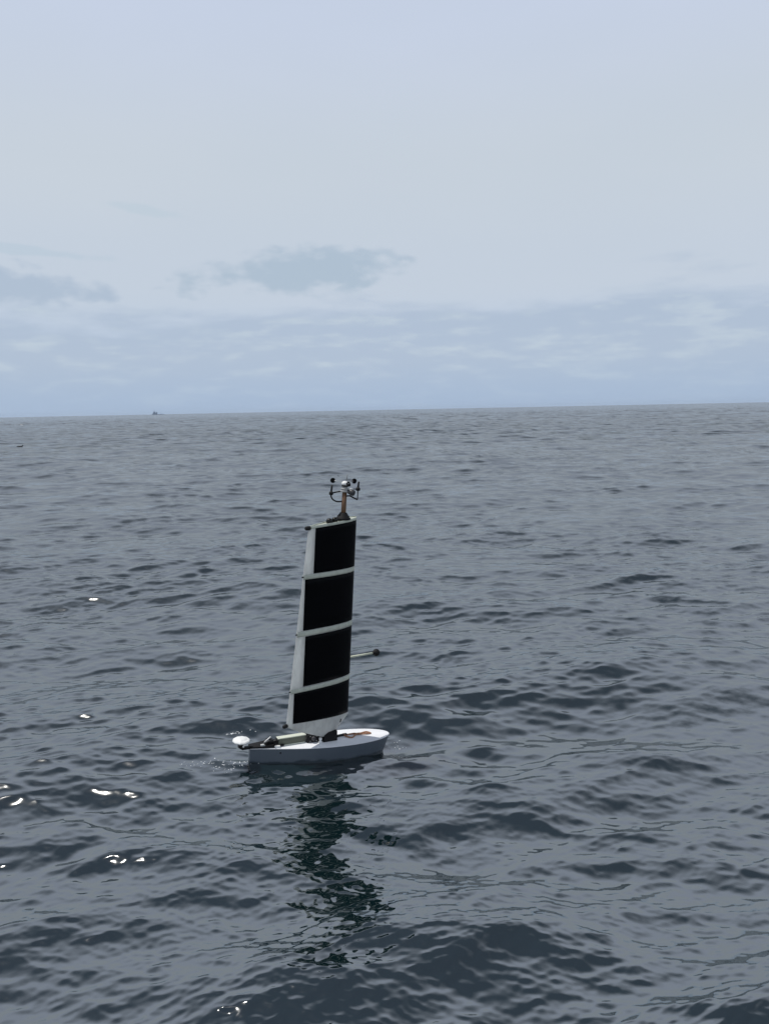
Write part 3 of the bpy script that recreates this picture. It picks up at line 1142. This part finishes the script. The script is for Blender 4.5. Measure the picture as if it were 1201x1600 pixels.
tag(cord, 'brown cord looped and knotted on the white fore deck of the sailing drone', 'cord')

# ------------------------------------------------------------------ distant ship on the horizon
SHIPM = simple('hazed_ship_grey', (0.27, 0.34, 0.44), 0.6, var=0.06, scale=0.2)  # ship's grey lightened and blued, with part of the haze in the colour
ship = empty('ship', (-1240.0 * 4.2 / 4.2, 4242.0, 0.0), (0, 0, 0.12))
tag(ship, 'tiny hazy grey ship far away on the horizon', 'ship')
bm = bmesh.new()
st = [(-16, 4.2, 4.0), (-12, 5.4, 3.4), (0, 5.8, 2.8), (20, 5.8, 2.6), (40, 5.6, 2.6), (46, 4.8, 2.6)]
rows = []
for x, hb, zt in st:
    rows.append([bm.verts.new((x, -hb * .8, -2)), bm.verts.new((x, -hb, zt)), bm.verts.new((x, hb, zt)), bm.verts.new((x, hb * .8, -2))])
for A, B in zip(rows, rows[1:]):
    for k in range(4):
        bm.faces.new((A[k], A[(k + 1) % 4], B[(k + 1) % 4], B[k]))
bm.faces.new(rows[0])
bm.faces.new(rows[-1][::-1])
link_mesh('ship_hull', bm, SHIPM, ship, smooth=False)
bm = bmesh.new()
add_box(bm, (-4, 0, 6.2), (18, 9, 7.0), None, 0.92)
add_box(bm, (-4.6, 0, 11.6), (12, 8, 4.2), None, 0.85)
add_box(bm, (-4.8, 0, 15.0), (8, 7, 2.8), None, 0.85)
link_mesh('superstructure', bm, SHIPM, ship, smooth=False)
bm = bmesh.new()
add_tube(bm, [(-5, 0, 16), (-5, 0, 24)], [1.0, 0.5], 8)
add_box(bm, (-5, 0, 19.5), (3.4, 1.2, 1.0))
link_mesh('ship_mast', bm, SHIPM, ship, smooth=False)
bm = bmesh.new()
add_box(bm, (8.5, 0, 8.5), (6.5, 5, 12), None, 0.8)
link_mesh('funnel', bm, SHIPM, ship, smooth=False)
bm = bmesh.new()
add_box(bm, (31, 0, 4.6), (3, 3, 4), None, 0.7)
add_tube(bm, [(31, 0, 6), (31, 0, 12)], 0.5, 6)
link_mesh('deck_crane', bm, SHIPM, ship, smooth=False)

# ------------------------------------------------------------------ seabird resting on the water, far left
BIRDM = simple('dark_plumage', (0.016, 0.017, 0.020), 0.7, var=0.3, scale=30.0)
bxy = (-33.0, 70.2)
i_b = np.argmin((PX - bxy[0]) ** 2 + (PY - bxy[1]) ** 2)
bird = empty('seabird', (bxy[0], bxy[1], float(PZ[i_b]) + 0.02), (0, 0, 0.3))
tag(bird, 'small dark seabird floating far off near the left edge of the sea', 'bird')
bm = bmesh.new()
secs = [(-0.27, 0.015, 0.11), (-0.22, 0.05, 0.09), (-0.12, 0.09, 0.075), (0.0, 0.11, 0.06), (0.11, 0.095, 0.06), (0.18, 0.06, 0.075), (0.21, 0.045, 0.12),
        (0.222, 0.040, 0.17), (0.245, 0.044, 0.205), (0.275, 0.034, 0.21), (0.30, 0.016, 0.205), (0.36, 0.006, 0.195)]
add_tube(bm, [(x, 0, z) for x, r, z in secs], [r for x, r, z in secs], 14)
link_mesh('body', bm, BIRDM, bird)
for sgn in (-1, 1):
    bm = bmesh.new()
    add_tube(bm, [(0.12, 0.075 * sgn, 0.10), (0.0, 0.098 * sgn, 0.105), (-0.14, 0.075 * sgn, 0.11), (-0.26, 0.03 * sgn, 0.125)], [0.02, 0.045, 0.04, 0.006], 8)
    link_mesh('wing', bm, BIRDM, bird)

# ------------------------------------------------------------------ foam: small bubbles astern, at the bow and on a few crests
def bubbles(name, spots, label):
    rnd = random.Random(11)
    bm = bmesh.new()
    for cx_, cy_, ra, rb, ang, cnt, size in spots:
        for _ in range(cnt):
            a, b = rnd.gauss(0, ra), rnd.gauss(0, rb)
            x = cx_ + a * math.cos(ang) - b * math.sin(ang)
            y = cy_ + a * math.sin(ang) + b * math.cos(ang)
            r = size * rnd.uniform(0.4, 1.2) ** 1.5
            M = Matrix.Translation((x, y, sea_z(x, y) + r * 0.15)) @ Matrix.Rotation(rnd.uniform(0, 6.28), 4, 'Z') @ Matrix.Diagonal((1.5, 1.0, 0.6, 1))
            bmesh.ops.create_icosphere(bm, subdivisions=1, radius=r, matrix=M)
    o = link_mesh(name, bm, simple('sea_foam', (0.75, 0.78, 0.80), 0.4, var=0.08, scale=200.0))
    o['kind'] = 'stuff'
    o['label'] = label
    return o


bubbles('foam', [(-1.24, 5.76, 0.08, 0.035, 0.25, 60, 0.0042), (-1.45, 5.80, 0.12, 0.03, 0.15, 40, 0.0036),
                 (0.06, 6.30, 0.06, 0.03, 0.1, 30, 0.0034), (-1.35, 6.35, 0.04, 0.012, 0.2, 14, 0.0055), (-1.28, 6.37, 0.05, 0.01, 0.2, 8, 0.005)],
        'small white bubbles on the water by the stern and bow of the drone')
